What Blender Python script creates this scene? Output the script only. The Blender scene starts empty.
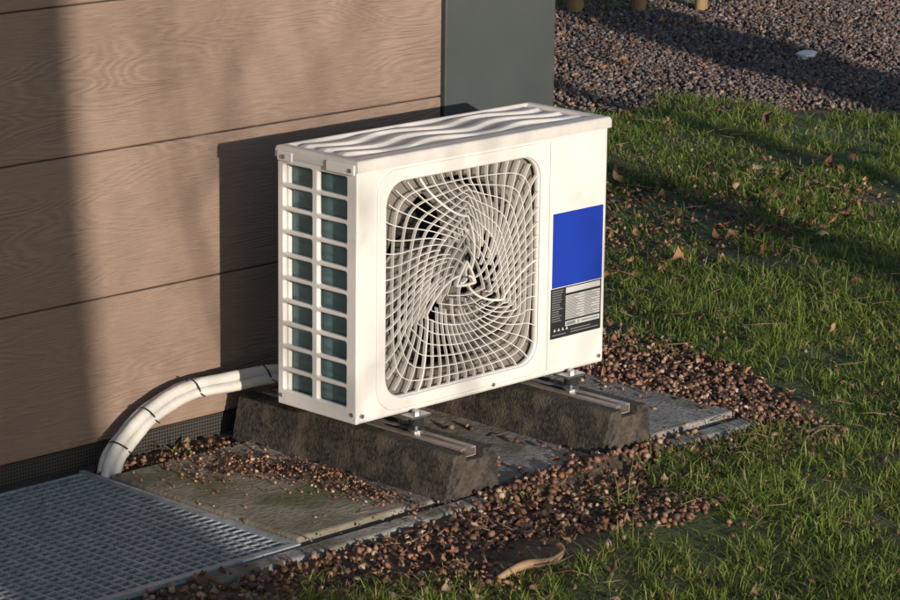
import bpy, bmesh, math, numpy as np, random
from mathutils import Vector, Matrix
random.seed(4); rng=np.random.default_rng(7)
scene=bpy.context.scene
GZ=-0.15; W,D,H=0.756,0.24,0.55; DW=0.533
# ---------------------------------------------------------------- helpers
def link(o):
    scene.collection.objects.link(o); return o
def empty(name,loc=(0,0,0)):
    o=bpy.data.objects.new(name,None); o.location=loc; o.empty_display_size=0.1; return link(o)
class MB:
    def __init__(s): s.v=[];s.f=[];s.m=[]
    def add(s,vs,fs,mi=0):
        b=len(s.v); s.v.extend([tuple(map(float,q)) for q in vs])
        for f in fs: s.f.append(tuple(i+b for i in f)); s.m.append(mi)
    def box(s,x0,x1,y0,y1,z0,z1,mi=0):
        s.add([(x0,y0,z0),(x1,y0,z0),(x1,y1,z0),(x0,y1,z0),(x0,y0,z1),(x1,y0,z1),(x1,y1,z1),(x0,y1,z1)],
              [(0,3,2,1),(4,5,6,7),(0,1,5,4),(1,2,6,5),(2,3,7,6),(3,0,4,7)],mi)
    def tube(s,pts,rad,n=10,mi=0,cap=True):
        pts=[Vector(p) for p in pts]; k=len(pts)
        if not hasattr(rad,'__len__'): rad=[rad]*k
        up=Vector((0,0,1)); vs=[]; prev=None
        for i in range(k):
            t=(pts[min(i+1,k-1)]-pts[max(i-1,0)]).normalized()
            if prev is None:
                a=t.cross(up); 
                if a.length<1e-3: a=t.cross(Vector((1,0,0)))
            else: a=prev-t*prev.dot(t)
            a.normalize(); prev=a; b=t.cross(a)
            for j in range(n):
                an=2*math.pi*j/n; vs.append(pts[i]+(a*math.cos(an)+b*math.sin(an))*rad[i])
        fs=[]
        for i in range(k-1):
            for j in range(n):
                j2=(j+1)%n; fs.append((i*n+j,i*n+j2,(i+1)*n+j2,(i+1)*n+j))
        if cap: fs.append(tuple(range(n-1,-1,-1))); fs.append(tuple((k-1)*n+j for j in range(n)))
        s.add(vs,fs,mi)
    def cyl(s,p0,p1,r,n=24,mi=0): s.tube([p0,p1],r,n,mi)
    def strip(s,pts,w,y0,y1,closed=False,mi=0):
        P=np.array([(p[0],p[1]) for p in pts]); dy=np.array([p[2] for p in pts]); k=len(P)
        if closed: T=np.roll(P,-1,0)-np.roll(P,1,0)
        else: T=np.gradient(P,axis=0)
        T/=np.linalg.norm(T,axis=1)[:,None]+1e-9; N=np.stack([-T[:,1],T[:,0]],1)*w/2
        vs=[]
        for i in range(k):
            a=P[i]-N[i]; b=P[i]+N[i]
            vs+= [(a[0],y0+dy[i],a[1]),(b[0],y0+dy[i],b[1]),(b[0],y1+dy[i],b[1]),(a[0],y1+dy[i],a[1])]
        fs=[]
        for i in range(k if closed else k-1):
            i2=(i+1)%k
            for j in range(4):
                j2=(j+1)%4; fs.append((i*4+j,i*4+j2,i2*4+j2,i2*4+j))
        s.add(vs,fs,mi)
    def obj(s,name,mats,parent=None,smooth=False,bevel=0,bseg=2,auto=None):
        me=bpy.data.meshes.new(name); me.from_pydata(s.v,[],s.f); me.update()
        for m in (mats if isinstance(mats,(list,tuple)) else [mats]): me.materials.append(m)
        me.polygons.foreach_set('material_index',s.m)
        o=bpy.data.objects.new(name,me); link(o)
        if smooth or auto:
            me.polygons.foreach_set('use_smooth',[True]*len(me.polygons))
            if auto:
                try: me.set_sharp_from_angle(angle=math.radians(auto))
                except Exception: pass
        if bevel:
            b=o.modifiers.new('bevel','BEVEL'); b.width=bevel; b.segments=bseg; b.limit_method='ANGLE'; b.angle_limit=math.radians(40)
        if parent: o.parent=parent
        return o
def rrect(x0,x1,y0,y1,r,n=8):
    pts=[]
    for cx,cy,a0 in ((x1-r,y0+r,-90),(x1-r,y1-r,0),(x0+r,y1-r,90),(x0+r,y0+r,180)):
        for i in range(n+1):
            a=math.radians(a0+90*i/n); pts.append((cx+r*math.cos(a),cy+r*math.sin(a)))
    return pts
FRONT=Matrix(((1,0,0,0),(0,0,-1,0),(0,1,0,0),(0,0,0,1)))
LEFT=Matrix(((0,0,-1,0),(-1,0,0,0),(0,1,0,0),(0,0,0,1)))
def plate(name,outer,holes,t,bev,M,mat,parent,off=0.0):
    cu=bpy.data.curves.new('c','CURVE'); cu.dimensions='2D'; cu.fill_mode='BOTH'
    cu.extrude=t/2-bev; cu.bevel_depth=bev; cu.bevel_resolution=2; cu.offset=-bev
    for k,L in enumerate([outer]+holes):
        if k: L=L[::-1]
        sp=cu.splines.new('POLY'); sp.points.add(len(L)-1)
        for i,p in enumerate(L): sp.points[i].co=(p[0],p[1],0,1)
        sp.use_cyclic_u=True
    o=bpy.data.objects.new('c',cu); link(o); bpy.context.view_layer.update()
    me=bpy.data.meshes.new_from_object(o.evaluated_get(bpy.context.evaluated_depsgraph_get()))
    bpy.data.objects.remove(o); me.name=name
    me.transform(M@Matrix.Translation((0,0,off-t/2))); me.materials.clear(); me.materials.append(mat)
    me.polygons.foreach_set('use_smooth',[True]*len(me.polygons))
    try: me.set_sharp_from_angle(angle=math.radians(35))
    except Exception: pass
    ob=bpy.data.objects.new(name,me); link(ob); ob.parent=parent; return ob
def nd(nt,t,**k):
    n=nt.nodes.new(t)
    for a,b in k.items(): setattr(n,a,b)
    return n
def mat(name,c1,c2=None,scale=8,rough=0.6,bscale=None,bstr=0.2,bdist=0.002,metal=0,stretch=(1,1,1),detail=6,c3=None,scale3=2,spec=0.5,lo3=0.5,mask=False):
    m=bpy.data.materials.new(name); m.use_nodes=True; nt=m.node_tree; b=nt.nodes['Principled BSDF']
    b.inputs['Roughness'].default_value=rough; b.inputs['Metallic'].default_value=metal
    b.inputs['Specular IOR Level'].default_value=spec
    b.inputs['Base Color'].default_value=(*c1,1)
    tc=nd(nt,'ShaderNodeTexCoord'); mp=nd(nt,'ShaderNodeMapping'); mp.inputs['Scale'].default_value=stretch
    nt.links.new(tc.outputs['Object'],mp.inputs['Vector'])
    if c2:
        n=nd(nt,'ShaderNodeTexNoise'); n.inputs['Scale'].default_value=scale; n.inputs['Detail'].default_value=detail; n.inputs['Roughness'].default_value=0.65
        nt.links.new(mp.outputs[0],n.inputs['Vector'])
        r=nd(nt,'ShaderNodeValToRGB'); r.color_ramp.elements[0].position=0.35; r.color_ramp.elements[1].position=0.65
        r.color_ramp.elements[0].color=(*c1,1); r.color_ramp.elements[1].color=(*c2,1)
        nt.links.new(n.outputs['Fac'],r.inputs[0]); out=r.outputs[0]
        if c3:
            n3=nd(nt,'ShaderNodeTexNoise'); n3.inputs['Scale'].default_value=scale3; n3.inputs['Detail'].default_value=8
            nt.links.new(mp.outputs[0],n3.inputs['Vector'])
            r3=nd(nt,'ShaderNodeValToRGB'); r3.color_ramp.elements[0].position=lo3; r3.color_ramp.elements[1].position=lo3+0.16
            nt.links.new(n3.outputs['Fac'],r3.inputs[0]); fo=r3.outputs[0]
            if mask:
                at=nd(nt,'ShaderNodeAttribute'); at.attribute_name='col'; mm=nd(nt,'ShaderNodeMath',operation='MULTIPLY')
                nt.links.new(fo,mm.inputs[0]); nt.links.new(at.outputs['Fac'],mm.inputs[1]); fo=mm.outputs[0]
            mx=nd(nt,'ShaderNodeMixRGB'); nt.links.new(fo,mx.inputs[0]); nt.links.new(out,mx.inputs[1]); mx.inputs[2].default_value=(*c3,1); out=mx.outputs[0]
        nt.links.new(out,b.inputs['Base Color'])
    if bscale:
        n2=nd(nt,'ShaderNodeTexNoise'); n2.inputs['Scale'].default_value=bscale; n2.inputs['Detail'].default_value=6
        nt.links.new(mp.outputs[0],n2.inputs['Vector'])
        bp=nd(nt,'ShaderNodeBump'); bp.inputs['Strength'].default_value=bstr; bp.inputs['Distance'].default_value=bdist
        nt.links.new(n2.outputs['Fac'],bp.inputs['Height']); nt.links.new(bp.outputs[0],b.inputs['Normal'])
    return m
def attrmat(name,rough=0.7,trans=0.0,bscale=None):
    m=bpy.data.materials.new(name); m.use_nodes=True; nt=m.node_tree; b=nt.nodes['Principled BSDF']
    b.inputs['Roughness'].default_value=rough; b.inputs['Specular IOR Level'].default_value=0.3
    a=nd(nt,'ShaderNodeAttribute'); a.attribute_name='col'; nt.links.new(a.outputs['Color'],b.inputs['Base Color'])
    if trans:
        t=nd(nt,'ShaderNodeBsdfTranslucent'); nt.links.new(a.outputs['Color'],t.inputs['Color'])
        mx=nd(nt,'ShaderNodeMixShader'); mx.inputs[0].default_value=trans
        nt.links.new(b.outputs[0],mx.inputs[1]); nt.links.new(t.outputs[0],mx.inputs[2])
        nt.links.new(mx.outputs[0],nt.nodes['Material Output'].inputs['Surface'])
    return m
def vn(x,y,sc,seed=0.0):
    x=np.asarray(x,float)*sc; y=np.asarray(y,float)*sc
    ix=np.floor(x); iy=np.floor(y); fx=x-ix; fy=y-iy; fx=fx*fx*(3-2*fx); fy=fy*fy*(3-2*fy)
    def h(a,b):
        q=np.sin(a*127.1+b*311.7+seed*17.3)*43758.5453; return q-np.floor(q)
    return (h(ix,iy)*(1-fx)+h(ix+1,iy)*fx)*(1-fy)+(h(ix,iy+1)*(1-fx)+h(ix+1,iy+1)*fx)*fy
def inpoly(x,y,poly):
    r=np.zeros(len(x),bool); n=len(poly)
    for i in range(n):
        x0,y0=poly[i]; x1,y1=poly[(i+1)%n]
        c=((y0>y)!=(y1>y))&(x<(x1-x0)*(y-y0)/((y1-y0)+1e-12)+x0); r^=c
    return r
def npmesh(name,V,faces_by_size,col,m,smooth=False):
    me=bpy.data.meshes.new(name); me.vertices.add(len(V)); me.vertices.foreach_set('co',V.astype(np.float32).ravel())
    loops=np.concatenate([f.ravel() for f in faces_by_size]); tot=np.concatenate([np.full(len(f),f.shape[1]) for f in faces_by_size])
    me.loops.add(len(loops)); me.loops.foreach_set('vertex_index',loops.astype(np.int32))
    me.polygons.add(len(tot)); st=np.concatenate([[0],np.cumsum(tot)[:-1]])
    me.polygons.foreach_set('loop_start',st.astype(np.int32)); me.polygons.foreach_set('loop_total',tot.astype(np.int32))
    if smooth: me.polygons.foreach_set('use_smooth',np.ones(len(tot),bool))
    me.update(calc_edges=True)
    a=me.attributes.new('col','FLOAT_COLOR','POINT'); c=np.ones((len(V),4),np.float32); c[:,:3]=col; a.data.foreach_set('color',c.ravel())
    me.materials.append(m); me.validate()
    return link(bpy.data.objects.new(name,me))
def ss(a,b,v):
    t=np.clip((v-a)/(b-a),0,1); return t*t*(3-2*t)
# ---------------------------------------------------------------- camera
cam=bpy.data.cameras.new('camera'); co=link(bpy.data.objects.new('camera',cam)); scene.camera=co
yaw,pitch,roll=0.79063,0.24057,0.0118
f=Vector((math.sin(yaw)*math.cos(pitch),math.cos(yaw)*math.cos(pitch),-math.sin(pitch))); r0=Vector((math.cos(yaw),-math.sin(yaw),0)); u0=r0.cross(f)
r=r0*math.cos(roll)+u0*math.sin(roll); u=-r0*math.sin(roll)+u0*math.cos(roll)
co.matrix_world=Matrix.Translation((-4.2553,-4.47754,1.7834))@Matrix(((r.x,u.x,-f.x),(r.y,u.y,-f.y),(r.z,u.z,-f.z))).to_4x4()
cam.sensor_width=36; cam.lens=3120.44/900*36; cam.clip_end=1000; cam.clip_start=0.05
# ---------------------------------------------------------------- light
SAZ=Vector((0.305,0.952,0)); EL=math.radians(9.5)
ld=Vector((SAZ.x*math.cos(EL),SAZ.y*math.cos(EL),-math.sin(EL)))
sun=bpy.data.lights.new('sun','SUN'); sun.energy=5.0; sun.angle=math.radians(0.55); sun.color=(1,0.885,0.745)
so=link(bpy.data.objects.new('sun',sun)); so.rotation_euler=ld.to_track_quat('-Z','Y').to_euler(); so.location=(-3,-8,6)
w=bpy.data.worlds.new('World'); scene.world=w; w.use_nodes=True; nt=w.node_tree
sk=nd(nt,'ShaderNodeTexSky',sky_type='NISHITA'); sk.sun_disc=False; sk.sun_elevation=EL; sk.sun_rotation=math.radians(198); sk.ozone_density=2.4; sk.dust_density=0.8; sk.air_density=1.0
nt.links.new(sk.outputs[0],nt.nodes['Background'].inputs[0]); nt.nodes['Background'].inputs[1].default_value=0.15
scene.view_settings.view_transform='Standard'; scene.view_settings.look='None'; scene.view_settings.exposure=0
# ---------------------------------------------------------------- materials
paint=mat('white_paint',(0.73,0.71,0.69),(0.69,0.665,0.64),scale=5,rough=0.42,bscale=250,bstr=0.06,bdist=0.0006,c3=(0.65,0.61,0.57),scale3=22,lo3=0.58)
lidm=mat('lid_paint',(0.66,0.63,0.61),(0.52,0.49,0.46),scale=7,rough=0.5,bscale=200,bstr=0.08,bdist=0.0006)
grillm=mat('grille_plastic',(0.72,0.69,0.66),(0.64,0.61,0.57),scale=9,rough=0.45)
darkm=mat('dark_interior',(0.015,0.015,0.015),rough=0.8)
fanm=mat('fan_plastic',(0.19,0.175,0.16),(0.14,0.13,0.12),scale=6,rough=0.4)
shroud=mat('shroud_metal',(0.20,0.185,0.165),(0.15,0.135,0.12),scale=10,rough=0.5)
bluem=mat('blue_sticker',(0.010,0.038,0.34),rough=0.4)
blackm=mat('black_print',(0.02,0.02,0.022),rough=0.45)
labelw=mat('label_white',(0.5,0.5,0.51),rough=0.45)
labelg=mat('label_grey',(0.20,0.20,0.21),rough=0.45)
steel=mat('zinc_steel',(0.5,0.5,0.5),(0.36,0.36,0.37),scale=60,rough=0.38,metal=0.9)
railm=mat('rail_steel',(0.42,0.36,0.33),(0.3,0.24,0.21),scale=30,rough=0.5,metal=0.4)
rubber=mat('granulate_rubber',(0.013,0.012,0.011),(0.075,0.062,0.052),scale=110,rough=0.95,bscale=230,bstr=1,bdist=0.005,c3=(0.12,0.095,0.07),scale3=14,detail=3)
pipem=mat('pipe_insulation',(0.66,0.64,0.61),(0.52,0.50,0.46),scale=14,rough=0.5,bscale=22,bstr=0.4,bdist=0.005)
tiem=mat('cable_tie',(0.02,0.02,0.02),rough=0.4)
conc=mat('mossy_concrete',(0.15,0.13,0.10),(0.30,0.265,0.21),scale=9,rough=0.95,bscale=90,bstr=0.9,bdist=0.004,c3=(0.12,0.12,0.055),scale3=6,lo3=0.46)
conc2=mat('grey_concrete',(0.17,0.155,0.14),(0.33,0.31,0.285),scale=14,rough=0.95,bscale=90,bstr=0.9,bdist=0.004,c3=(0.12,0.11,0.075),scale3=9)
grate_m=mat('galvanised_steel',(0.24,0.275,0.30),(0.40,0.44,0.47),scale=40,rough=0.5,metal=0.2)
postm=mat('corner_panel_paint',(0.058,0.067,0.069),(0.072,0.081,0.082),scale=2.5,rough=0.3,bscale=300,bstr=0.05,bdist=0.0005)
soil=mat('soil',(0.055,0.037,0.024),(0.13,0.088,0.055),scale=14,rough=1,bscale=60,bstr=1,bdist=0.012,c3=(0.07,0.095,0.024),scale3=4,lo3=0.38,mask=True)
bark=mat('bark',(0.06,0.045,0.032),(0.12,0.095,0.07),scale=20,rough=0.95,bscale=25,bstr=0.8,bdist=0.01)
coil=mat('coil_fins',(0.065,0.130,0.145),(0.12,0.195,0.205),scale=12,rough=0.45,metal=0.2)
ntc=coil.node_tree; bb=ntc.nodes['Principled BSDF']; tc=nd(ntc,'ShaderNodeTexCoord'); wv=nd(ntc,'ShaderNodeTexWave'); wv.bands_direction='Z'; wv.inputs['Scale'].default_value=14
ntc.links.new(tc.outputs['Object'],wv.inputs['Vector']); bp=nd(ntc,'ShaderNodeBump'); bp.inputs['Strength'].default_value=0.8; bp.inputs['Distance'].default_value=0.003
ntc.links.new(wv.outputs['Fac'],bp.inputs['Height']); ntc.links.new(bp.outputs[0],bb.inputs['Normal'])
# cladding: embossed wood grain
clad=bpy.data.materials.new('wood_grain_cladding'); clad.use_nodes=True; nt=clad.node_tree; b=nt.nodes['Principled BSDF']
tc=nd(nt,'ShaderNodeTexCoord'); oi=nd(nt,'ShaderNodeAttribute'); oi.attribute_name='boff'
ad=nd(nt,'ShaderNodeVectorMath',operation='ADD'); nt.links.new(tc.outputs['Object'],ad.inputs[0]); nt.links.new(oi.outputs['Vector'],ad.inputs[1])
mp=nd(nt,'ShaderNodeMapping'); mp.inputs['Scale'].default_value=(1.0,1.0,6.0); nt.links.new(ad.outputs[0],mp.inputs['Vector'])
lo=nd(nt,'ShaderNodeTexNoise'); lo.inputs['Scale'].default_value=1.5; lo.inputs['Detail'].default_value=2; lo.inputs['Roughness'].default_value=0.4; nt.links.new(mp.outputs[0],lo.inputs['Vector'])
mu=nd(nt,'ShaderNodeMath',operation='MULTIPLY'); mu.inputs[1].default_value=200; nt.links.new(lo.outputs['Fac'],mu.inputs[0])
sn=nd(nt,'ShaderNodeMath',operation='SINE'); nt.links.new(mu.outputs[0],sn.inputs[0])
mk=nd(nt,'ShaderNodeTexNoise'); mk.inputs['Scale'].default_value=2.0; mk.inputs['Detail'].default_value=3
mpk=nd(nt,'ShaderNodeMapping'); mpk.inputs['Scale'].default_value=(1,1,2.5); nt.links.new(ad.outputs[0],mpk.inputs['Vector']); nt.links.new(mpk.outputs[0],mk.inputs['Vector'])
mkr=nd(nt,'ShaderNodeMapRange'); mkr.inputs['From Min'].default_value=0.42; mkr.inputs['From Max'].default_value=0.62; nt.links.new(mk.outputs['Fac'],mkr.inputs[0])
snm=nd(nt,'ShaderNodeMath',operation='MULTIPLY'); nt.links.new(sn.outputs[0],snm.inputs[0]); nt.links.new(mkr.outputs[0],snm.inputs[1])
mp2=nd(nt,'ShaderNodeMapping'); mp2.inputs['Scale'].default_value=(7,7,150); nt.links.new(ad.outputs[0],mp2.inputs['Vector'])
fi=nd(nt,'ShaderNodeTexNoise'); fi.inputs['Scale'].default_value=2.2; fi.inputs['Detail'].default_value=5; nt.links.new(mp2.outputs[0],fi.inputs['Vector'])
m3=nd(nt,'ShaderNodeMath',operation='MULTIPLY_ADD'); m3.inputs[1].default_value=5.0; nt.links.new(fi.outputs['Fac'],m3.inputs[0]); nt.links.new(snm.outputs[0],m3.inputs[2])
bp=nd(nt,'ShaderNodeBump'); bp.inputs['Strength'].default_value=0.75; bp.inputs['Distance'].default_value=0.001; nt.links.new(m3.outputs[0],bp.inputs['Height']); nt.links.new(bp.outputs[0],b.inputs['Normal'])
rp=nd(nt,'ShaderNodeValToRGB'); rp.color_ramp.elements[0].position=0.0; rp.color_ramp.elements[0].color=(0.232,0.162,0.125,1); rp.color_ramp.elements[1].position=1; rp.color_ramp.elements[1].color=(0.302,0.218,0.171,1)
mr=nd(nt,'ShaderNodeMapRange'); mr.inputs['From Min'].default_value=0.8; mr.inputs['From Max'].default_value=4.2; nt.links.new(m3.outputs[0],mr.inputs[0]); nt.links.new(mr.outputs[0],rp.inputs[0])
bl=nd(nt,'ShaderNodeTexNoise'); bl.inputs['Scale'].default_value=3.5; bl.inputs['Detail'].default_value=7; nt.links.new(tc.outputs['Object'],bl.inputs['Vector'])
blr=nd(nt,'ShaderNodeMapRange'); blr.inputs['From Min'].default_value=0.3; blr.inputs['From Max'].default_value=0.7; blr.inputs['To Min'].default_value=0.86; blr.inputs['To Max'].default_value=1.1; nt.links.new(bl.outputs['Fac'],blr.inputs[0])
mx=nd(nt,'ShaderNodeVectorMath',operation='SCALE'); nt.links.new(rp.outputs[0],mx.inputs[0]); nt.links.new(blr.outputs[0],mx.inputs['Scale'])
nt.links.new(mx.outputs[0],b.inputs['Base Color']); b.inputs['Roughness'].default_value=0.62; b.inputs['Specular IOR Level'].default_value=0.35
perf=bpy.data.materials.new('perforated_strip'); perf.use_nodes=True; nt=perf.node_tree; b=nt.nodes['Principled BSDF']
tc=nd(nt,'ShaderNodeTexCoord'); vo=nd(nt,'ShaderNodeTexVoronoi'); vo.inputs['Scale'].default_value=130; vo.inputs['Randomness'].default_value=0.0; nt.links.new(tc.outputs['Object'],vo.inputs['Vector'])
rp=nd(nt,'ShaderNodeValToRGB'); rp.color_ramp.elements[0].position=0.35; rp.color_ramp.elements[1].position=0.45; rp.color_ramp.elements[0].color=(0.004,0.004,0.004,1); rp.color_ramp.elements[1].color=(0.06,0.055,0.052,1)
nt.links.new(vo.outputs['Distance'],rp.inputs[0]); nt.links.new(rp.outputs[0],b.inputs['Base Color']); b.inputs['Roughness'].default_value=0.5
# ---------------------------------------------------------------- house
house=empty('clad_house',(0,DW,0))
hz=[-0.102+0.314*i for i in range(0,10)]
XL,XP,XR=-4.0,0.777,1.147
mb=MB(); offs=[]
for i in range(9):
    n0=len(mb.v); mb.box(XL,XP-0.006,0,0.018,hz[i]+0.0012,hz[i+1]-0.0012)
    offs+= [(random.uniform(-5,5),0,random.uniform(-3,3))]*(len(mb.v)-n0)
bo=mb.obj('cladding_boards',clad,house,bevel=0.004,bseg=2)
at=bo.data.attributes.new('boff','FLOAT_VECTOR','POINT'); at.data.foreach_set('vector',[c for q in offs for c in q])
mb=MB(); mb.box(XL,XP,0.0135,0.12,-0.10,hz[-1]); mb.box(XP-0.006,XP,0.004,0.0135,-0.10,hz[-1]); mb.obj('wall_backing',darkm,house)
mb=MB(); mb.box(XP+0.001,XR,-0.006,0.14,-0.14,hz[-1]); mb.obj('corner_panel',postm,house,bevel=0.003)
mb=MB(); mb.box(XR-0.12,XR-0.004,0.141,4.0,-0.14,hz[-1]); mb.obj('side_wall',clad,house)
mb=MB(); mb.box(XL,XP,0.006,0.03,GZ-0.05,-0.104); mb.obj('perforated_plinth',perf,house)
mb=MB(); mb.box(XL-0.2,XR+0.25,-0.25,4.2,hz[-1]+0.001,hz[-1]+0.18); mb.obj('flat_roof',postm,house)
# ---------------------------------------------------------------- heat pump unit
unit=empty('heat_pump_outdoor_unit')
fx0,fx1,fz0,fz1=0.082,0.536,0.040,0.495
plate('front_panel',rrect(0,W,0.0,H-0.012,0.006),[rrect(fx0,fx1,fz0,fz1,0.05,12)],0.018,0.0065,FRONT,paint,unit,0.0)
plate('fan_surround_ridge',rrect(0.054,0.564,0.012,0.524,0.058,12),[rrect(fx0-0.003,fx1+0.003,fz0-0.003,fz1+0.003,0.052,12)],0.008,0.0025,FRONT,paint,unit,0.004)
mb=MB(); mb.box(0.5705,0.5716,-0.0004,0.001,0.012,H-0.03); mb.obj('panel_seam',labelg,unit)
holes=[]
for (a,b_) in ((-0.222,-0.135),(-0.118,-0.031)):
    for k in range(10):
        z0=0.033+k*0.0493; holes.append(rrect(a,b_,z0,z0+0.0405,0.005,4))
plate('side_louvre_panel',rrect(-D,-0.0005,0.0,H-0.012,0.004),holes,0.012,0.003,LEFT,paint,unit,0.001)
mb=MB(); mb.box(W-0.012,W,0.018,D,0,H-0.012); mb.box(0.012,W-0.012,0.018,D,0.0,0.01); mb.obj('casing_side_and_base',paint,unit)
mb=MB()
for k in range(12): mb.box(0.04,0.60,D-0.006,D,0.02+k*0.045,0.024+k*0.045)
mb.box(0.012,0.04,D-0.02,D-0.001,0.01,H-0.02); mb.box(0.60,W-0.012,D-0.004,D-0.001,0.01,H-0.02); mb.obj('rear_guard',paint,unit)
mb=MB(); mb.box(0.020,0.045,0.02,D-0.025,0.012,H-0.02); mb.box(0.045,0.60,D-0.045,D-0.022,0.012,H-0.02); mb.obj('heat_exchanger_coil',coil,unit)
mb=MB(); mb.box(0.60,0.605,0.02,D-0.01,0.012,H-0.02); mb.box(0.046,0.598,D-0.052,D-0.047,0.012,H-0.02); mb.box(0.0461,0.048,0.07,D-0.052,0.012,H-0.02); mb.obj('inner_partition',darkm,unit)
cx,cz=(fx0+fx1)/2,(fz0+fz1)/2; R=0.214
hole=[(cx+R*math.cos(2*math.pi*i/72),cz+R*math.sin(2*math.pi*i/72)) for i in range(72)]
plate('fan_shroud',rrect(0.05,0.595,0.012,0.525,0.01),[hole],0.004,0.001,FRONT,shroud,unit,-0.026)
mb=MB(); n=72; prof=[(R+0.001,0.029),(R-0.004,0.036),(R-0.006,0.05),(R-0.006,0.085),(R-0.003,0.1)]
vs=[];fs=[]
for i in range(n):
    a=2*math.pi*i/n
    for rr_,yy in prof: vs.append((cx+rr_*math.cos(a),yy,cz+rr_*math.sin(a)))
k=len(prof)
for i in range(n):
    for j in range(k-1): fs.append((i*k+j,((i+1)%n)*k+j,((i+1)%n)*k+j+1,i*k+j+1))
mb.add(vs,fs); mb.obj('bell_mouth_ring',shroud,unit,smooth=True)
mb=MB()
for bl_ in range(3):
    a0=math.radians(165+120*bl_); vs=[]; NR,NA=10,12
    for i in range(NR+1):
        rr_=0.045+(R-0.024-0.045)*i/NR
        for j in range(NA+1):
            q=j/NA; span=math.radians(40+26*(i/NR)**0.8)
            a=a0+span*(q-0.5)+0.5*(i/NR)**1.3
            y=0.072+0.055*(q-0.5)*(0.6+0.4*i/NR)+0.01*math.sin(q*math.pi)
            vs.append((cx+rr_*math.cos(a),y,cz+rr_*math.sin(a)))
    mb.add(vs,[(i*(NA+1)+j,i*(NA+1)+j+1,(i+1)*(NA+1)+j+1,(i+1)*(NA+1)+j) for i in range(NR) for j in range(NA)])
fb=mb.obj('fan_blades',fanm,unit,smooth=True); sm=fb.modifiers.new('s','SOLIDIFY'); sm.thickness=0.003
mb=MB(); mb.tube([(cx,0.035,cz),(cx,0.04,cz),(cx,0.095,cz)],[0.04,0.05,0.052],32); mb.cyl((cx,0.0955,cz),(cx,0.17,cz),0.06,32); mb.obj('fan_hub_and_motor',fanm,unit,auto=40)
# grille: concentric ring slats crossed by pinwheel spokes around a triangular hub
def rr_sq(a,hw):
    c,s=math.cos(a),math.sin(a); p=7.0
    return hw/((abs(c)**p+abs(s)**p)**(1/p))
def rr_tri(a,ph):
    m=((a-ph+math.pi/3)%(2*math.pi/3))-math.pi/3
    return 0.5/math.cos(m)*0.9+0.12
TW=-1.3; hw=(fx1-fx0)/2+0.002; RT=0.020
def gp(th,t):
    a=th+TW*(1-t)**1.9
    rb=rr_sq(a,hw); w_=min(1,t*1.15)**0.9
    shape=(1-w_)*rr_tri(a,0.5)/0.62+w_*(1+(rb/hw-1)*t**1.3)
    if t>=1: shape=rb/hw
    rad=(RT+(hw-RT)*t)*shape
    return (cx+rad*math.cos(a),cz+rad*math.sin(a),-0.010*(1-t**2.2))
mb=MB(); NRG=10
for k in range(NRG):
    t=(k/NRG)**0.97
    mb.strip([gp(2*math.pi*i/140,t) for i in range(140)],0.0017 if k else 0.005,0.0005,0.0080,closed=True)
NS=54
for k in range(NS):
    th=2*math.pi*k/NS
    t0=0.0 if k%9==0 else (0.14 if k%3==0 else (0.26 if k%2==0 else 0.40))
    mb.strip([gp(th,t0+(1-t0)*i/30) for i in range(31)],0.0019 if k%18 else 0.0045,0.0,0.0075)
mb.obj('fan_grille',grillm,unit,auto=50)
mb=MB()
for k in range(3):
    a=math.radians(20+120*k)
    p=[(cx+rr_*math.cos(a-rr_*40),cz+rr_*math.sin(a-rr_*40),-0.012) for rr_ in np.linspace(0.003,0.024,7)]
    mb.strip(p,0.0045,0,0.01)
mb.obj('grille_hub_bars',grillm,unit)
# lid
x0,x1,y0,y1=-0.004,W+0.004,-0.005,D+0.004; zt=H+0.004
nx,ny=340,130; X=np.linspace(x0,x1,nx); Y=np.linspace(y0,y1,ny); XX,YY=np.meshgrid(X,Y,indexing='ij')
dd=np.minimum.reduce([XX-(x0+0.024),(x1-0.018)-XX,YY-(y0+0.036),(y1-0.010)-YY])
Z=np.full_like(XX,zt)-0.007*ss(0,0.006,dd)
for k,yc in enumerate((0.074,0.134,0.194)):
    wv_=yc+0.019*np.sin(2*math.pi*XX/0.27+k*0.35+0.9)
    Z+=0.0075*(1-ss(0.007,0.014,np.abs(YY-wv_)))*ss(0.008,0.03,dd)
de=np.minimum.reduce([XX-x0,x1-XX,YY-y0,y1-YY]); rr_=0.006; e=np.clip(rr_-de,0,rr_); Z-=rr_-np.sqrt(rr_**2-e**2)
V=[(XX[i,j],YY[i,j],Z[i,j]) for i in range(nx) for j in range(ny)]
F=[(i*ny+j,(i+1)*ny+j,(i+1)*ny+j+1,i*ny+j+1) for i in range(nx-1) for j in range(ny-1)]
loop=[i*ny for i in range(nx)]+[(nx-1)*ny+j for j in range(1,ny)]+[i*ny+ny-1 for i in range(nx-2,-1,-1)]+[j for j in range(ny-2,0,-1)]
b0=len(V)
for i in loop: V.append((V[i][0],V[i][1],H-0.020))
L=len(loop)
for i in range(L): F.append((loop[i],b0+i,b0+(i+1)%L,loop[(i+1)%L]))
mb=MB(); mb.add(V,F); mb.obj('top_lid',lidm,unit,auto=60)
mb=MB(); mb.box(-0.009,-0.0035,0.002,0.085,H-0.026,H-0.004); mb.box(-0.0075,-0.0035,0.19,0.235,H-0.026,H-0.006); mb.obj('lid_corner_tab',paint,unit,bevel=0.002)
mb=MB()
for (sx,sz) in ((0.012,0.018),(W-0.02,0.018),(0.40,0.014)): mb.cyl((sx,-0.006,sz),(sx,0.001,sz),0.0045,14)
for (sy,sz) in ((0.012,H-0.016),(0.012,0.02),(0.228,0.02),(0.212,H-0.016)): mb.cyl((-0.0115 if sz>0.3 else -0.003,sy,sz),(0,sy,sz),0.0045,14)
mb.obj('screws',steel,unit)
mb=MB(); ys=-0.0006
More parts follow.
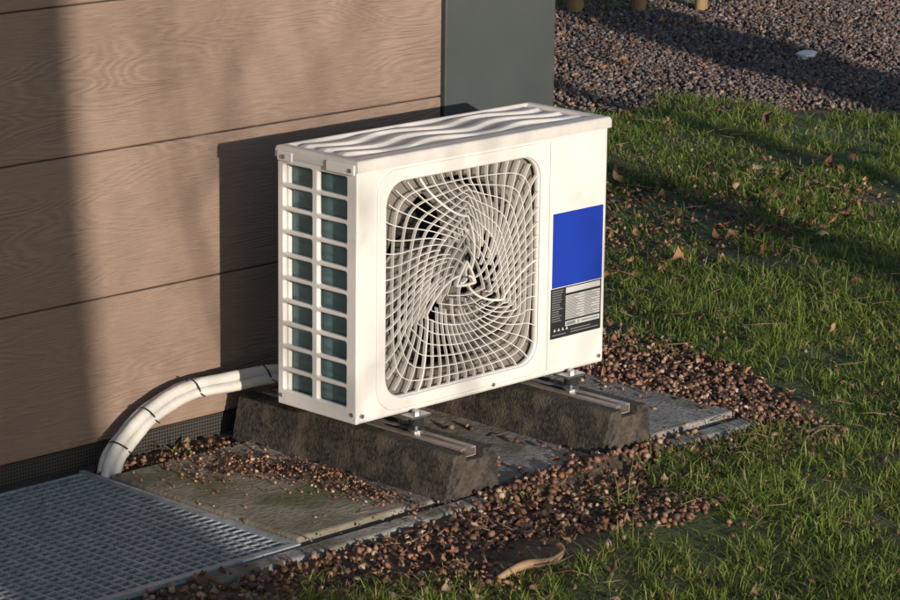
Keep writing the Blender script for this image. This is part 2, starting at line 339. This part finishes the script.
def q(x0,x1,z0,z1,mi,lay=0): mb.add([(x0,ys-lay*0.0003,z0),(x1,ys-lay*0.0003,z0),(x1,ys-lay*0.0003,z1),(x0,ys-lay*0.0003,z1)],[(0,1,2,3)],mi)
q(0.583,0.744,0.194,0.360,0)
q(0.580,0.743,0.080,0.1925,1,0)
q(0.628,0.739,0.1775,0.190,2,1)
for r_ in range(10): 
    zz=0.172-r_*0.0055; q(0.628,0.739,zz-0.0044,zz,2,1)
    for c_ in range(2):
        q(0.630+c_*0.058,0.630+c_*0.058+random.uniform(0.02,0.045),zz-0.003,zz-0.0013,3,2)
for r_ in range(14):
    zz=0.188-r_*0.0052; q(0.584,0.584+random.uniform(0.022,0.038),zz-0.0018,zz,3,1)
q(0.628,0.739,0.103,0.114,2,1); q(0.632,0.66,0.105,0.112,3,2); q(0.668,0.672,0.105,0.112,3,2); q(0.68,0.735,0.107,0.110,3,2)
for k_ in range(4):
    xx=0.590+k_*0.013; mb.add([(xx,ys-0.0003,0.096),(xx+0.008,ys-0.0003,0.096),(xx+0.004,ys-0.0003,0.103)],[(0,1,2)],2)
q(0.645,0.735,0.087,0.0890,3,1); q(0.645,0.71,0.093,0.095,3,1); q(0.586,0.63,0.087,0.089,3,1)
mb.obj('rating_label_and_blue_sticker',[bluem,blackm,labelw,labelg],unit)
mb=MB()
for fx in (0.155,0.632):
    for fy in (-0.018,0.20):
        mb.box(fx-0.028,fx+0.028,fy-0.016,fy+0.05,-0.006,-0.001,0)
        mb.cyl((fx,fy,-0.05),(fx,fy,0.004),0.0045,12,0); mb.cyl((fx,fy,-0.024),(fx,fy,-0.007),0.016,20,1)
        mb.tube([(fx,fy,-0.001),(fx,fy,0.007)],0.009,6,0); mb.tube([(fx,fy,-0.045),(fx,fy,-0.036)],0.012,6,0); mb.cyl((fx,fy,-0.036),(fx,fy,-0.033),0.018,20,0)
mb.obj('mounting_feet',[steel,darkm],unit)
# ---------------------------------------------------------------- support blocks
def block(cx_):
    p=empty('rubber_support_block',(cx_,0,0))
    prof=[(-0.086,GZ-0.01),(-0.062,-0.052),(-0.055,-0.045),(-0.026,-0.044),(-0.024,-0.062),(0.024,-0.062),(0.026,-0.044),(0.055,-0.045),(0.062,-0.052),(0.086,GZ-0.01)]
    m_=MB(); NY=110; ya,yb=-0.185,0.47; vs=[];fs=[]
    dense=[]; k=len(prof)
    for i in range(k):
        a=prof[i]; c=prof[(i+1)%k]; n_=max(1,int(math.hypot(a[0]-c[0],a[1]-c[1])/0.007))
        for j in range(n_): dense.append((a[0]+(c[0]-a[0])*j/n_,a[1]+(c[1]-a[1])*j/n_))
    k=len(dense)
    for i in range(NY+1):
        y=ya+(yb-ya)*i/NY
        for (px,pz) in dense:
            vs.append((px+(random.random()-.5)*0.0016,y-((-(pz+0.1))*-0.10 if i==0 else 0)+(random.random()-.5)*0.0016,pz+(random.random()-.5)*0.0016))
    for i in range(NY):
        for j in range(k): j2=(j+1)%k; fs.append((i*k+j,i*k+j2,(i+1)*k+j2,(i+1)*k+j))
    fs.append(tuple(range(k-1,-1,-1))); fs.append(tuple(NY*k+j for j in range(k)))
    m_.add(vs,fs); m_.obj('rubber_body',rubber,p,auto=45)
    m_=MB(); ry0,ry1=-0.172,0.44
    m_.box(-0.0215,0.0215,ry0,ry1,-0.0605,-0.058); m_.box(-0.0215,-0.019,ry0,ry1,-0.058,-0.041); m_.box(0.019,0.0215,ry0,ry1,-0.058,-0.041)
    m_.box(-0.019,-0.008,ry0,ry1,-0.0435,-0.041); m_.box(0.008,0.019,ry0,ry1,-0.0435,-0.041)
    m_.obj('channel_rail',railm,p)
block(0.155); block(0.632)
# ---------------------------------------------------------------- pipes
pp=empty('insulated_pipes')
def bez(P,n=50):
    P=[Vector(p) for p in P]; out=[]; m_=n//(len(P)-1)+1
    for i in range(len(P)-1):
        p0=P[max(i-1,0)];p1=P[i];p2=P[i+1];p3=P[min(i+2,len(P)-1)]
        for k in range(m_):
            t=k/m_; out.append(0.5*((2*p1)+(p2-p0)*t+(2*p0-5*p1+4*p2-p3)*t*t+(3*p1-p0-3*p2+p3)*t**3))
    out.append(P[-1]); return out
A=bez([(0.30,0.30,0.008),(0.18,0.41,0.008),(0.04,0.448,0.006),(-0.07,0.462,0.000),(-0.15,0.462,-0.022),(-0.23,0.455,-0.062),(-0.29,0.448,-0.118),(-0.32,0.44,-0.22)],77)
def offs_(C,o,dy):
    out=[]
    for i,p in enumerate(C):
        t=C[min(i+1,len(C)-1)]-C[max(i-1,0)]; t.y=0; t.normalize(); nrm=Vector((-t.z,0,t.x))
        out.append(p+nrm*(o+0.0015*math.sin(i*0.33))+Vector((0,dy,0)))
    return out
B=offs_(A,0.018,-0.010); C=offs_(A,0.005,0.020)
if B[40].z>A[40].z: B=offs_(A,-0.018,-0.010)
mb=MB()
for P_,rd in ((A,0.0118),(B,0.0112),(C,0.0105)):
    mb.tube(P_,[rd*(1+0.03*math.sin(i*0.9)+0.02*math.sin(i*2.1)) for i in range(len(P_))],16)
mb.obj('pipe_insulation',pipem,pp,smooth=True)
mb=MB()
for idx in (16,33,52,66):
    a=A[idx]; b_=B[idx]; c=(a+b_)/2+Vector((0,0.006,0)); t=(A[idx+1]-A[idx-1]).normalized()
    e1=(a-b_).normalized(); e2=t.cross(e1).normalized(); pts=[c+e1*0.0240*math.cos(x)+e2*0.0195*math.sin(x)+t*0.004*math.cos(x) for x in np.linspace(0,2*math.pi,25)]
    for i in range(24):
        p0,p1=pts[i],pts[i+1]; mb.add([p0-t*0.002,p1-t*0.002,p1+t*0.002,p0+t*0.002],[(0,1,2,3)])
    mb.tube([b_+Vector((0,-0.011,0.002)),b_+Vector((0.004,-0.022,-0.004))],0.0015,5)
mb.obj('cable_ties',tiem,pp)
# ---------------------------------------------------------------- ground
GX0,GX1,GY0,GY1=-1.60,-0.325,-0.165,0.50
LIT=[(-1.7,0.7),(-1.7,-0.25),(-0.62,-0.38),(-0.25,-0.74),(0.12,-0.60),(0.5,-0.46),(1.0,-0.43),(1.24,-0.22),(1.40,0.3),(1.45,0.6),(1.6,1.0),(1.5,1.7),(1.2,4.6),(-1.7,4.6)]
def gravn(x,y): return 0.855*x+0.519*y
def mound(x,y):
    m1=np.exp(-(((x-0.42)/0.26)**2+((y+0.235)/0.055)**2)*1.2)*0.022
    m2=np.exp(-(((x-0.0)/0.055)**2+((y-0.10)/0.22)**2))*0.020
    m3=np.exp(-(((x+0.10)/0.10)**2+((y-0.30)/0.12)**2))*0.016
    m4=np.exp(-(((x-1.08)/0.07)**2+((y-0.25)/0.35)**2))*0.02
    return (m1+m2+m3+m4)*(0.5+vn(x,y,14,88))
def gh(x,y):
    x=np.asarray(x,float); y=np.asarray(y,float)
    lawn=ss(0,0.5,np.minimum(np.maximum(-0.35-y,0)*1.5+np.maximum(x-1.15,0),1.0))
    h=0.022*lawn+lawn*0.05*(vn(x,y,1.1,3)-0.5)+lawn*0.02*(vn(x,y,4,5)-0.5)+0.008*(vn(x,y,9,1)-0.5)
    fl=(x>-1.8)&(x<1.1)&(y>-0.26)&(y<0.6)
    h=np.where(fl,np.minimum(h,0.0)-0.002+mound(x,y)*1.3,h)
    return GZ+h
xs=np.unique(np.round(np.concatenate([np.linspace(-300,-6,12),np.linspace(-6,-1.7,20),np.arange(-1.7,1.6,0.02),np.arange(1.6,4.6,0.04),np.linspace(4.6,9,50),np.linspace(9,300,20),[GX0,GX1]]),4))
ysn=np.unique(np.round(np.concatenate([np.linspace(-300,-8,12),np.linspace(-8,-1.6,30),np.arange(-1.6,-0.6,0.04),np.arange(-0.6,0.7,0.02),np.arange(0.7,3.4,0.04),np.linspace(3.4,8,50),np.linspace(8,300,20),[GY0,GY1]]),4))
XX,YY=np.meshgrid(xs,ysn,indexing='ij'); ZZ=gh(XX,YY)
far=(np.abs(XX)>10)|(np.abs(YY)>10); ZZ=np.where(far,GZ,ZZ)
lm=(~inpoly(XX.ravel(),YY.ravel(),LIT))&(gravn(XX.ravel(),YY.ravel())<4.55); lm=lm.astype(float)
nx,ny=len(xs),len(ysn); I,J=np.meshgrid(np.arange(nx-1),np.arange(ny-1),indexing='ij'); I=I.ravel();J=J.ravel()
cxm=(xs[I]+xs[I+1])/2; cym=(ysn[J]+ysn[J+1])/2
keep=~((cxm>GX0)&(cxm<GX1)&(cym>GY0)&(cym<GY1)); I=I[keep];J=J[keep]
F=np.stack([I*ny+J,(I+1)*ny+J,(I+1)*ny+J+1,I*ny+J+1],1)
npmesh('ground',np.stack([XX.ravel(),YY.ravel(),ZZ.ravel()],1),[F],np.repeat((lm*0.92+0.08)[:,None],3,1),soil,smooth=True)
gr=empty('metal_floor_grate')
mb=MB()
mb.box(GX0,GX1,GY0,GY1,GZ-0.30,GZ-0.29)
mb.box(GX0-0.01,GX0,GY0,GY1,GZ-0.30,GZ-0.01); mb.box(GX1,GX1+0.01,GY0,GY1,GZ-0.30,GZ-0.01); mb.box(GX0,GX1,GY0-0.01,GY0,GZ-0.30,GZ-0.01); mb.box(GX0,GX1,GY1,GY1+0.01,GZ-0.30,GZ-0.01)
mb.obj('pit_walls',darkm,gr)
mb=MB(); zt=GZ+0.006; a0,a1,c0,c1=GX0+0.01,GX1-0.006,GY0+0.006,GY1-0.01
mb.box(a0,a1,c0,c0+0.004,zt-0.03,zt+0.002); mb.box(a0,a1,c1-0.004,c1,zt-0.03,zt+0.002); mb.box(a0,a0+0.004,c0+0.004,c1-0.004,zt-0.03,zt+0.002); mb.box(a1-0.004,a1,c0+0.004,c1-0.004,zt-0.03,zt+0.002)
y=c0+0.026
while y<c1-0.012: mb.box(a0+0.004,a1-0.004,y-0.0015,y+0.0015,zt-0.026,zt); y+=0.0222
x=a0+0.03
while x<a1-0.012: mb.box(x-0.0018,x+0.0018,c0+0.004,c1-0.004,zt-0.010,zt+0.0006); x+=0.0222*1.25
mb.obj('grate_bars',grate_m,gr)
mb=MB(); mb.box(GX1-0.004,GX1+0.008,GY0-0.012,GY1,GZ-0.04,GZ+0.0095); mb.box(GX0,GX1-0.004,GY0-0.012,GY0+0.003,GZ-0.04,GZ+0.0095); mb.obj('grate_frame',grate_m,gr)
def slab(name,x0,x1,y0,y1,zt,m_):
    b=MB(); b.box(x0,x1,y0,y1,GZ-0.05,zt); o=b.obj(name,m_,None,bevel=0.006,bseg=2); o.rotation_euler=(random.uniform(-.004,.004),random.uniform(-.004,.004),0); return o
for (a,c) in ((-0.306,0.022),(0.028,0.362),(0.368,0.700),(0.706,1.035)): slab('paving_slab',a,c,-0.158,0.425,GZ+0.011+random.uniform(-.002,.003),conc if c<0.1 else conc2)
for (a,c) in ((-0.60,-0.09),(-0.086,0.45),(0.455,1.03)): slab('concrete_edging',a,c,-0.235,-0.186,GZ+0.010,conc2)
# ---------------------------------------------------------------- scattering
def sample(n,xr,yr): return rng.uniform(*xr,n),rng.uniform(*yr,n)
def inview(x,y,mg=0.5):
    l=(x+4.255)*.703-(y+4.477)*.711; fw=(x+4.255)*.711+(y+4.477)*.703
    return (fw>4.9)&(l<0.15*fw+mg)&(l>-0.15*fw-mg)
def house_(x,y): return (x<1.2)&(y>0.50)
def blocked(x,y):
    bl=((np.abs(x-0.155)<0.09)|(np.abs(x-0.632)<0.09))&(y>-0.19)&(y<0.48)
    gt=(x>GX0-0.02)&(x<GX1+0.015)&(y>GY0-0.02)
    return bl|gt|house_(x,y)
def onslab(x,y): return (x>-0.33)&(x<1.04)&(y>-0.24)&(y<0.43)
NC=78000
x,y=sample(NC*3,(-1.6,6.8),(-2.4,5.2))
wx=x+(vn(x,y,3,11)-.5)*0.4+(vn(x,y,9,12)-.5)*0.16; wy=y+(vn(x,y,3,13)-.5)*0.4+(vn(x,y,9,14)-.5)*0.16
bare=inpoly(wx,wy,LIT); grav=gravn(wx,wy)>4.62
pat=np.minimum(((x-2.2)/0.7)**2+((y-1.4)/0.38)**2,((x-3.4)/0.4)**2+((y-1.0)/0.16)**2)
nz=vn(x,y,2.6,20)*0.5+vn(x,y,8,21)*0.5
den=ss(0.20,0.55,nz)*0.88+0.12
den=np.where(pat<1,0.14,den); den=np.where(bare,0.012+0.10*(vn(x,y,9,23)>0.8),den); den=np.where(grav,0.004,den)
den=np.where(grav&(gravn(x,y)>6.6)&(y>3.9),0.5,den)
ok=(rng.random(len(x))<den*0.7)&inview(x,y,0.6)&~blocked(x,y)&~(onslab(x,y)&(rng.random(len(x))<0.93))
x=x[ok];y=y[ok]; bare=bare[ok]
nb=9; n=len(x)*nb
cidx=np.repeat(np.arange(len(x)),nb)
ch=rng.uniform(0.35,1.1,len(x))*np.where(rng.random(len(x))<0.02,1.9,1.0)*(0.55+0.75*vn(x,y,3.5,30)); ch=np.where(bare,ch*0.8,ch)
bx=x[cidx]+rng.normal(0,0.012,n); by=y[cidx]+rng.normal(0,0.012,n)
ang=rng.uniform(0,2*math.pi,n); lean=rng.uniform(0.1,1.8,n); hgt=0.050*ch[cidx]*rng.uniform(0.4,1.25,n)
wd=rng.uniform(0.0009,0.0019,n); fang=rng.uniform(0,math.pi,n)
base=np.stack([bx,by,gh(bx,by)-0.003],1); dirv=np.stack([np.cos(ang),np.sin(ang)],1)
sd=np.stack([np.cos(fang),np.sin(fang),np.zeros(n)],1)*wd[:,None]
def at_(t): 
    o=base.copy(); o[:,:2]+=dirv*(lean*hgt*t**1.8)[:,None]; o[:,2]+=hgt*(t-0.36*lean*t*t); return o
p0,p1,p2=at_(0),at_(0.55),at_(1.0)
V=np.stack([p0-sd,p0+sd,p1+sd*0.8,p1-sd*0.8,p2],1).reshape(-1,3)
bi=np.arange(n)*5
Q=np.stack([bi,bi+1,bi+2,bi+3],1); T=np.stack([bi+3,bi+2,bi+4],1)
hue=rng.random(n); cg=np.array([0.100,0.178,0.027]); cy=np.array([0.22,0.275,0.050]); cd=np.array([0.34,0.28,0.14])
cv=vn(bx,by,1.6,40)[:,None]*0.5+rng.random((n,1))*0.5
col=cg*(1-cv)+cy*cv; col=np.where((hue<0.12)[:,None],cd,col); col*=rng.uniform(0.65,1.3,(n,1))
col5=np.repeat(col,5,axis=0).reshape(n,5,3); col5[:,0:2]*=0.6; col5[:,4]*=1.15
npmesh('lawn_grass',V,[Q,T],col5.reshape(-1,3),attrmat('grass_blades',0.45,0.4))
def ico(sub):
    bm=bmesh.new(); bmesh.ops.create_icosphere(bm,subdivisions=sub,radius=1); bm.verts.ensure_lookup_table()
    v=np.array([tuple(q.co) for q in bm.verts]); f_=np.array([[q.index for q in p.verts] for p in bm.faces]); bm.free(); return v,f_
def blobs(name,x,y,z,s,asp,colors,m_,sub=1,smooth=True,rough=0.12):
    v,f_=ico(sub); n=len(x); k=len(v)
    noise=1+rough*rng.normal(0,1,(n,k,1)); P=v[None]*noise*asp[:,None,:]*s[:,None,None]
    A_=rng.normal(0,1,(n,4)); A_/=np.linalg.norm(A_,axis=1)[:,None]; a,b,c,d=A_.T
    Rm=np.stack([1-2*(c*c+d*d),2*(b*c-a*d),2*(b*d+a*c),2*(b*c+a*d),1-2*(b*b+d*d),2*(c*d-a*b),2*(b*d-a*c),2*(c*d+a*b),1-2*(b*b+c*c)],1).reshape(n,3,3)
    P=np.einsum('nij,nkj->nki',Rm,P); P+=np.stack([x,y,z],1)[:,None,:]
    Fc=(f_[None]+(np.arange(n)*k)[:,None,None]).reshape(-1,3)
    return npmesh(name,P.reshape(-1,3),[Fc],np.repeat(colors,k,axis=0),m_,smooth)
def pal(n,cols,wts,var=0.25):
    c=np.array(cols)[rng.choice(len(cols),n,p=np.array(wts)/sum(wts))]; return c*rng.uniform(1-var,1+var,(n,1))
# nut litter
x,y=sample(190000,(-0.9,3.4),(-0.95,2.3))
wx=x+(vn(x,y,3,51)-.5)*0.4+(vn(x,y,10,53)-.5)*.15; wy=y+(vn(x,y,3,52)-.5)*0.4+(vn(x,y,10,54)-.5)*.15
b1=inpoly(wx,wy,LIT); pat=((x-2.35)/0.8)**2+((y-1.45)/0.5)**2; mo=mound(x,y)
den=np.where(b1,0.22+0.5*vn(x,y,5,57),0.014); den=np.where(pat<1,0.08,den)
den=np.where(onslab(x,y),0.025+np.clip(mo/0.012,0,1)*0.85,den)
den=np.where((x>1.02)&(x<1.36)&b1&(y<0.9),0.75,den)
ok=(rng.random(len(x))<den)&~blocked(x,y)&inview(x,y,0.4); x=x[ok];y=y[ok];n=len(x); os_=onslab(x,y)
s=rng.uniform(0.0032,0.0086,n)*np.where(rng.random(n)<0.35,0.55,1.0); s=np.where(os_&(x<0.1),s*0.55,s)
z=np.maximum(gh(x,y),np.where(os_,GZ+0.011,-9))+s*0.4+rng.uniform(0,0.008,n)*(rng.random(n)<0.5)
asp=np.stack([rng.uniform(.9,1.35,n),rng.uniform(.8,1.05,n),rng.uniform(.6,1,n)],1)
blobs('fallen_nut_litter',x,y,z,s,asp,pal(n,[(0.21,0.10,0.058),(0.29,0.165,0.10),(0.075,0.04,0.026),(0.42,0.30,0.21),(0.13,0.07,0.055)],[4,3,3,1.2,3]),attrmat('litter',0.5),sub=1)
# leaves
x,y=sample(26000,(-0.9,6.2),(-1.6,4.8)); b1=inpoly(x,y,LIT); pat=((x-2.3)/1.0)**2+((y-1.4)/0.6)**2
den=np.where(b1,0.75,0.05+0.20*ss(.45,.85,vn(x,y,1.8,60))); den=np.where(pat<1,0.8,den); den=np.where(onslab(x,y),0.05,den)
ok=(rng.random(len(x))<den)&~blocked(x,y)&inview(x,y,0.4); x=x[ok];y=y[ok];n=len(x)
g_=5; uu,vv=np.meshgrid(np.linspace(-1,1,g_),np.linspace(-1,1,g_),indexing='ij'); uu=uu.ravel();vv=vv.ravel()
farl=((x+4.255)*.711+(y+4.477)*.703>8.0)
L_=rng.uniform(0.005,0.015,n)*np.where((rng.random(n)<0.10)&farl,2.1,1); cu=rng.uniform(-1.1,1.1,(n,2))
wid=(1-np.abs(uu)**2.2)*0.62+0.03
P=np.zeros((n,25,3)); P[:,:,0]=uu*L_[:,None]; P[:,:,1]=vv*wid*L_[:,None]; P[:,:,2]=(cu[:,:1]*uu**2+cu[:,1:]*(vv*wid)**2*1.5+0.15*np.sin(uu*6+vv*4))*L_[:,None]
a=rng.uniform(0,2*math.pi,n); tl=rng.normal(0,0.45,n)
x_=P[:,:,0]*np.cos(tl)[:,None]-P[:,:,2]*np.sin(tl)[:,None]; z_=P[:,:,0]*np.sin(tl)[:,None]+P[:,:,2]*np.cos(tl)[:,None]; y_=P[:,:,1]
lawn_=~inpoly(x,y,LIT)
V=np.stack([x_*np.cos(a)[:,None]-y_*np.sin(a)[:,None]+x[:,None],x_*np.sin(a)[:,None]+y_*np.cos(a)[:,None]+y[:,None],z_+(gh(x,y)+0.012+lawn_*rng.uniform(0.0,0.02,n))[:,None]],2).reshape(-1,3)
ff=np.array([(i*g_+j,(i+1)*g_+j,(i+1)*g_+j+1,i*g_+j+1) for i in range(g_-1) for j in range(g_-1)])
Fc=(ff[None]+(np.arange(n)*25)[:,None,None]).reshape(-1,4)
npmesh('fallen_leaves',V,[Fc],np.repeat(pal(n,[(0.24,0.12,0.065),(0.32,0.19,0.11),(0.12,0.07,0.045),(0.38,0.27,0.18)],[3,3,3,1]),25,axis=0),attrmat('dead_leaf',0.7,0.15),smooth=True)
# twigs
mb=MB()
for i in range(340):
    while True:
        xx=rng.uniform(-0.7,3.6); yy=rng.uniform(-0.9,2.4)
        if not blocked(np.array([xx]),np.array([yy]))[0] and inview(np.array([xx]),np.array([yy]),0.3)[0]: break
    an=rng.uniform(0,6.28); L_=rng.uniform(0.02,0.09)*(1.8 if i%12==0 else 1); zz=float(gh(np.array([xx]),np.array([yy]))[0])+0.012+(0.01 if xx>1.2 or yy<-.4 else 0.002)
    mb.tube([(xx,yy,zz),(xx+L_*0.5*math.cos(an),yy+L_*0.5*math.sin(an),zz+rng.uniform(0,.008)),(xx+L_*math.cos(an+.3),yy+L_*math.sin(an+.3),zz+rng.uniform(-.003,.012))],[0.0014,0.0011,0.0006],5)
mb.obj('fallen_twigs',mat('twig_wood',(0.24,0.16,0.10),(0.14,0.09,0.06),scale=30,rough=0.8),None,smooth=True)
# gravel
x,y=sample(170000,(2.6,8.0),(0.2,5.6)); wx=x+(vn(x,y,3,71)-.5)*0.35+(vn(x,y,10,72)-.5)*0.15
gn=gravn(wx,y); ok=(gn>4.62)&(gn<7.6)&inview(x,y,0.5)&~house_(x,y)&(rng.random(len(x))<ss(4.55,4.9,gn)*0.9+.1); x=x[ok];y=y[ok];n=len(x)
s=rng.uniform(0.004,0.0105,n); z=gh(x,y)+s*0.3+rng.uniform(0,0.006,n)
asp=np.stack([rng.uniform(.9,1.4,n),rng.uniform(.8,1.1,n),rng.uniform(.5,.9,n)],1)
blobs('gravel_path',x,y,z,s,asp,pal(n,[(0.17,0.136,0.122),(0.09,0.076,0.074),(0.26,0.20,0.165),(0.15,0.086,0.063)],[4,4,1.3,2.5]),attrmat('gravel_stone',0.85),sub=1,smooth=False)
sw=mat('stake_wood',(0.30,0.2,0.1),(0.2,0.13,0.07),scale=25,rough=0.85,stretch=(1,1,0.2))
for (x,y,hh,rd) in ((4.98,4.25,0.3,0.03),(5.12,4.10,0.34,0.035),(5.05,4.42,0.5,0.025),(5.32,3.93,0.3,0.03),(5.56,3.80,0.25,0.028)):
    mb=MB(); mb.tube([(x,y,GZ-0.05),(x+0.005,y,GZ+hh*0.5),(x+0.012,y+0.01,GZ+hh)],[rd,rd*0.96,rd*0.9],10); mb.obj('wooden_stake',sw,None,auto=40)
mb=MB(); sp=bez([(-0.22,-0.62,-0.125),(-0.16,-0.63,-0.110),(-0.10,-0.645,-0.112),(-0.05,-0.63,-0.106),(-0.03,-0.60,-0.108)],20)
mb.tube(sp,[0.003+0.006*abs(math.sin(i*0.15+0.4)) for i in range(len(sp))],8)
mb.obj('dry_stick',mat('dry_wood',(0.38,0.25,0.15),(0.25,0.15,0.09),scale=30,rough=0.8,bscale=80,bstr=0.6),None,smooth=True)
v,f_=ico(2); pv=v*np.array([0.05,0.035,0.02])*(1+0.25*rng.normal(0,1,(len(v),1))); mb=MB(); mb.add([tuple(p+np.array([4.98,2.78,GZ+0.035])) for p in pv],[tuple(q_) for q_ in f_]); mb.obj('crumpled_paper',mat('paper',(0.7,0.7,0.72),rough=0.9))
# ---------------------------------------------------------------- trees off to the sunny side
def tree(name,base,h,rad,seed,low=0.9,nl=9,k1=5,spread=1.0,tilt=0.0):
    rs=random.Random(seed); m_=MB()
    def limb(p,d,L_,r_,lev):
        pts=[p]; rads=[r_]; q_=Vector(p); dd_=Vector(d).normalized(); ns=7
        for i in range(ns):
            dd_=(dd_+Vector((rs.uniform(-.14,.14),rs.uniform(-.14,.14),rs.uniform(-.05,.12)))).normalized(); q_=q_+dd_*L_/ns; pts.append(q_.copy()); rads.append(r_*(1-0.8*(i+1)/ns))
        m_.tube(pts,rads,8 if lev<2 else 5)
        if lev<3:
            for k in range(k1 if lev<2 else k1-1):
                i=rs.randint(2,ns); a=rs.uniform(0,2*math.pi); nd_=(dd_*0.8+Vector((math.cos(a),math.sin(a),rs.uniform(0,.7)))*0.7)
                limb(pts[i],nd_,L_*rs.uniform(.45,.65),rads[i]*0.6+0.001,lev+1)
    B_=Vector(base); pts=[B_+Vector((0,0,-0.2))]; rads=[rad*1.35]; n_=12
    for i in range(1,n_+1): pts.append(B_+Vector((0.05*math.sin(i*.8+seed)-tilt*h*i/n_,0.05*math.cos(i*.6+seed),h*i/n_))); rads.append(rad*(1-0.75*i/n_))
    m_.tube(pts,rads,16)
    for k in range(nl):
        i=rs.randint(max(2,int(low/h*n_)),n_); a=rs.uniform(0,2*math.pi)
        limb(pts[i],(math.cos(a)*spread,math.sin(a)*spread,rs.uniform(.3,1.0)),h*rs.uniform(.25,.4),rads[i]*0.45,1)
    return m_.obj(name,bark,None,smooth=True)
def along(x,y,s): return (x-SAZ.x*s,y-SAZ.y*s,GZ)
tree('bare_tree',along(-0.51,DW,8.5),7,0.30,1,low=3.0)
tree('bare_tree',along(2.6,1.0,9),7,0.11,2,low=2.4)
tree('bare_tree',along(4.75,2.6,10),7,0.14,3,low=2.4)
tree('bare_tree',along(5.3,4.3,11),7,0.28,5,low=2.4)
tree('bare_tree',along(4.1,3.6,10),6,0.06,8,low=2.0)
tree('young_bare_tree',along(0.30,0,6.5),2.6,0.013,11,low=0.5,nl=10,spread=0.6,tilt=0.25)
tree('young_bare_tree',along(-0.05,DW,7.0),2.8,0.014,12,low=0.6,nl=10,spread=0.6,tilt=0.35)
tree('young_bare_tree',along(0.62,0,7.5),2.8,0.010,14,low=0.6,nl=6,spread=0.6,tilt=0.2)
tree('young_bare_tree',along(2.0,0,7.5),2.8,0.018,15,low=0.6,nl=8,spread=0.7)
def shade_shrub(x,y,hh,rad,seed,nleaf=1500):  # unseen shrub, added only to throw dappled shade on the near lawn
    rs=np.random.default_rng(seed); m_=MB(); p=empty('added_shade_shrub',(x,y,GZ))
    for k in range(16):
        a=rs.uniform(0,6.28); e=rs.uniform(0.1,1)*rad; m_.tube([(0,0,-0.02),(e*.4*math.cos(a),e*.4*math.sin(a),hh*.5),(e*math.cos(a),e*math.sin(a),hh*rs.uniform(.6,1))],[0.006,0.004,0.0015],6)
    m_.obj('stems',bark,p)
    m_=MB()
    for k in range(nleaf):
        a=rs.uniform(0,6.28); e=rad*rs.uniform(0,1)**0.5; z_=hh*rs.uniform(0.1,1)*(1-0.35*(e/rad)**2)*(0.75+0.35*math.sin(a*3+seed))
        c=Vector((e*math.cos(a),e*math.sin(a),z_)); u_=Vector(rs.normal(0,1,3)).normalized(); v_=u_.orthogonal().normalized(); l_=rs.uniform(.012,.022)
        m_.add([c-u_*l_,c-v_*l_*.5,c+u_*l_,c+v_*l_*.5],[(0,1,2,3)])
    m_.obj('leaves',mat('shade_shrub_leaf',(0.05,0.09,0.02),(0.09,0.12,0.03),scale=5,rough=0.5),p)
shade_shrub(0.95,-3.1,0.34,0.20,2,350); shade_shrub(2.0,-2.7,0.42,0.26,4,350)
print('done')
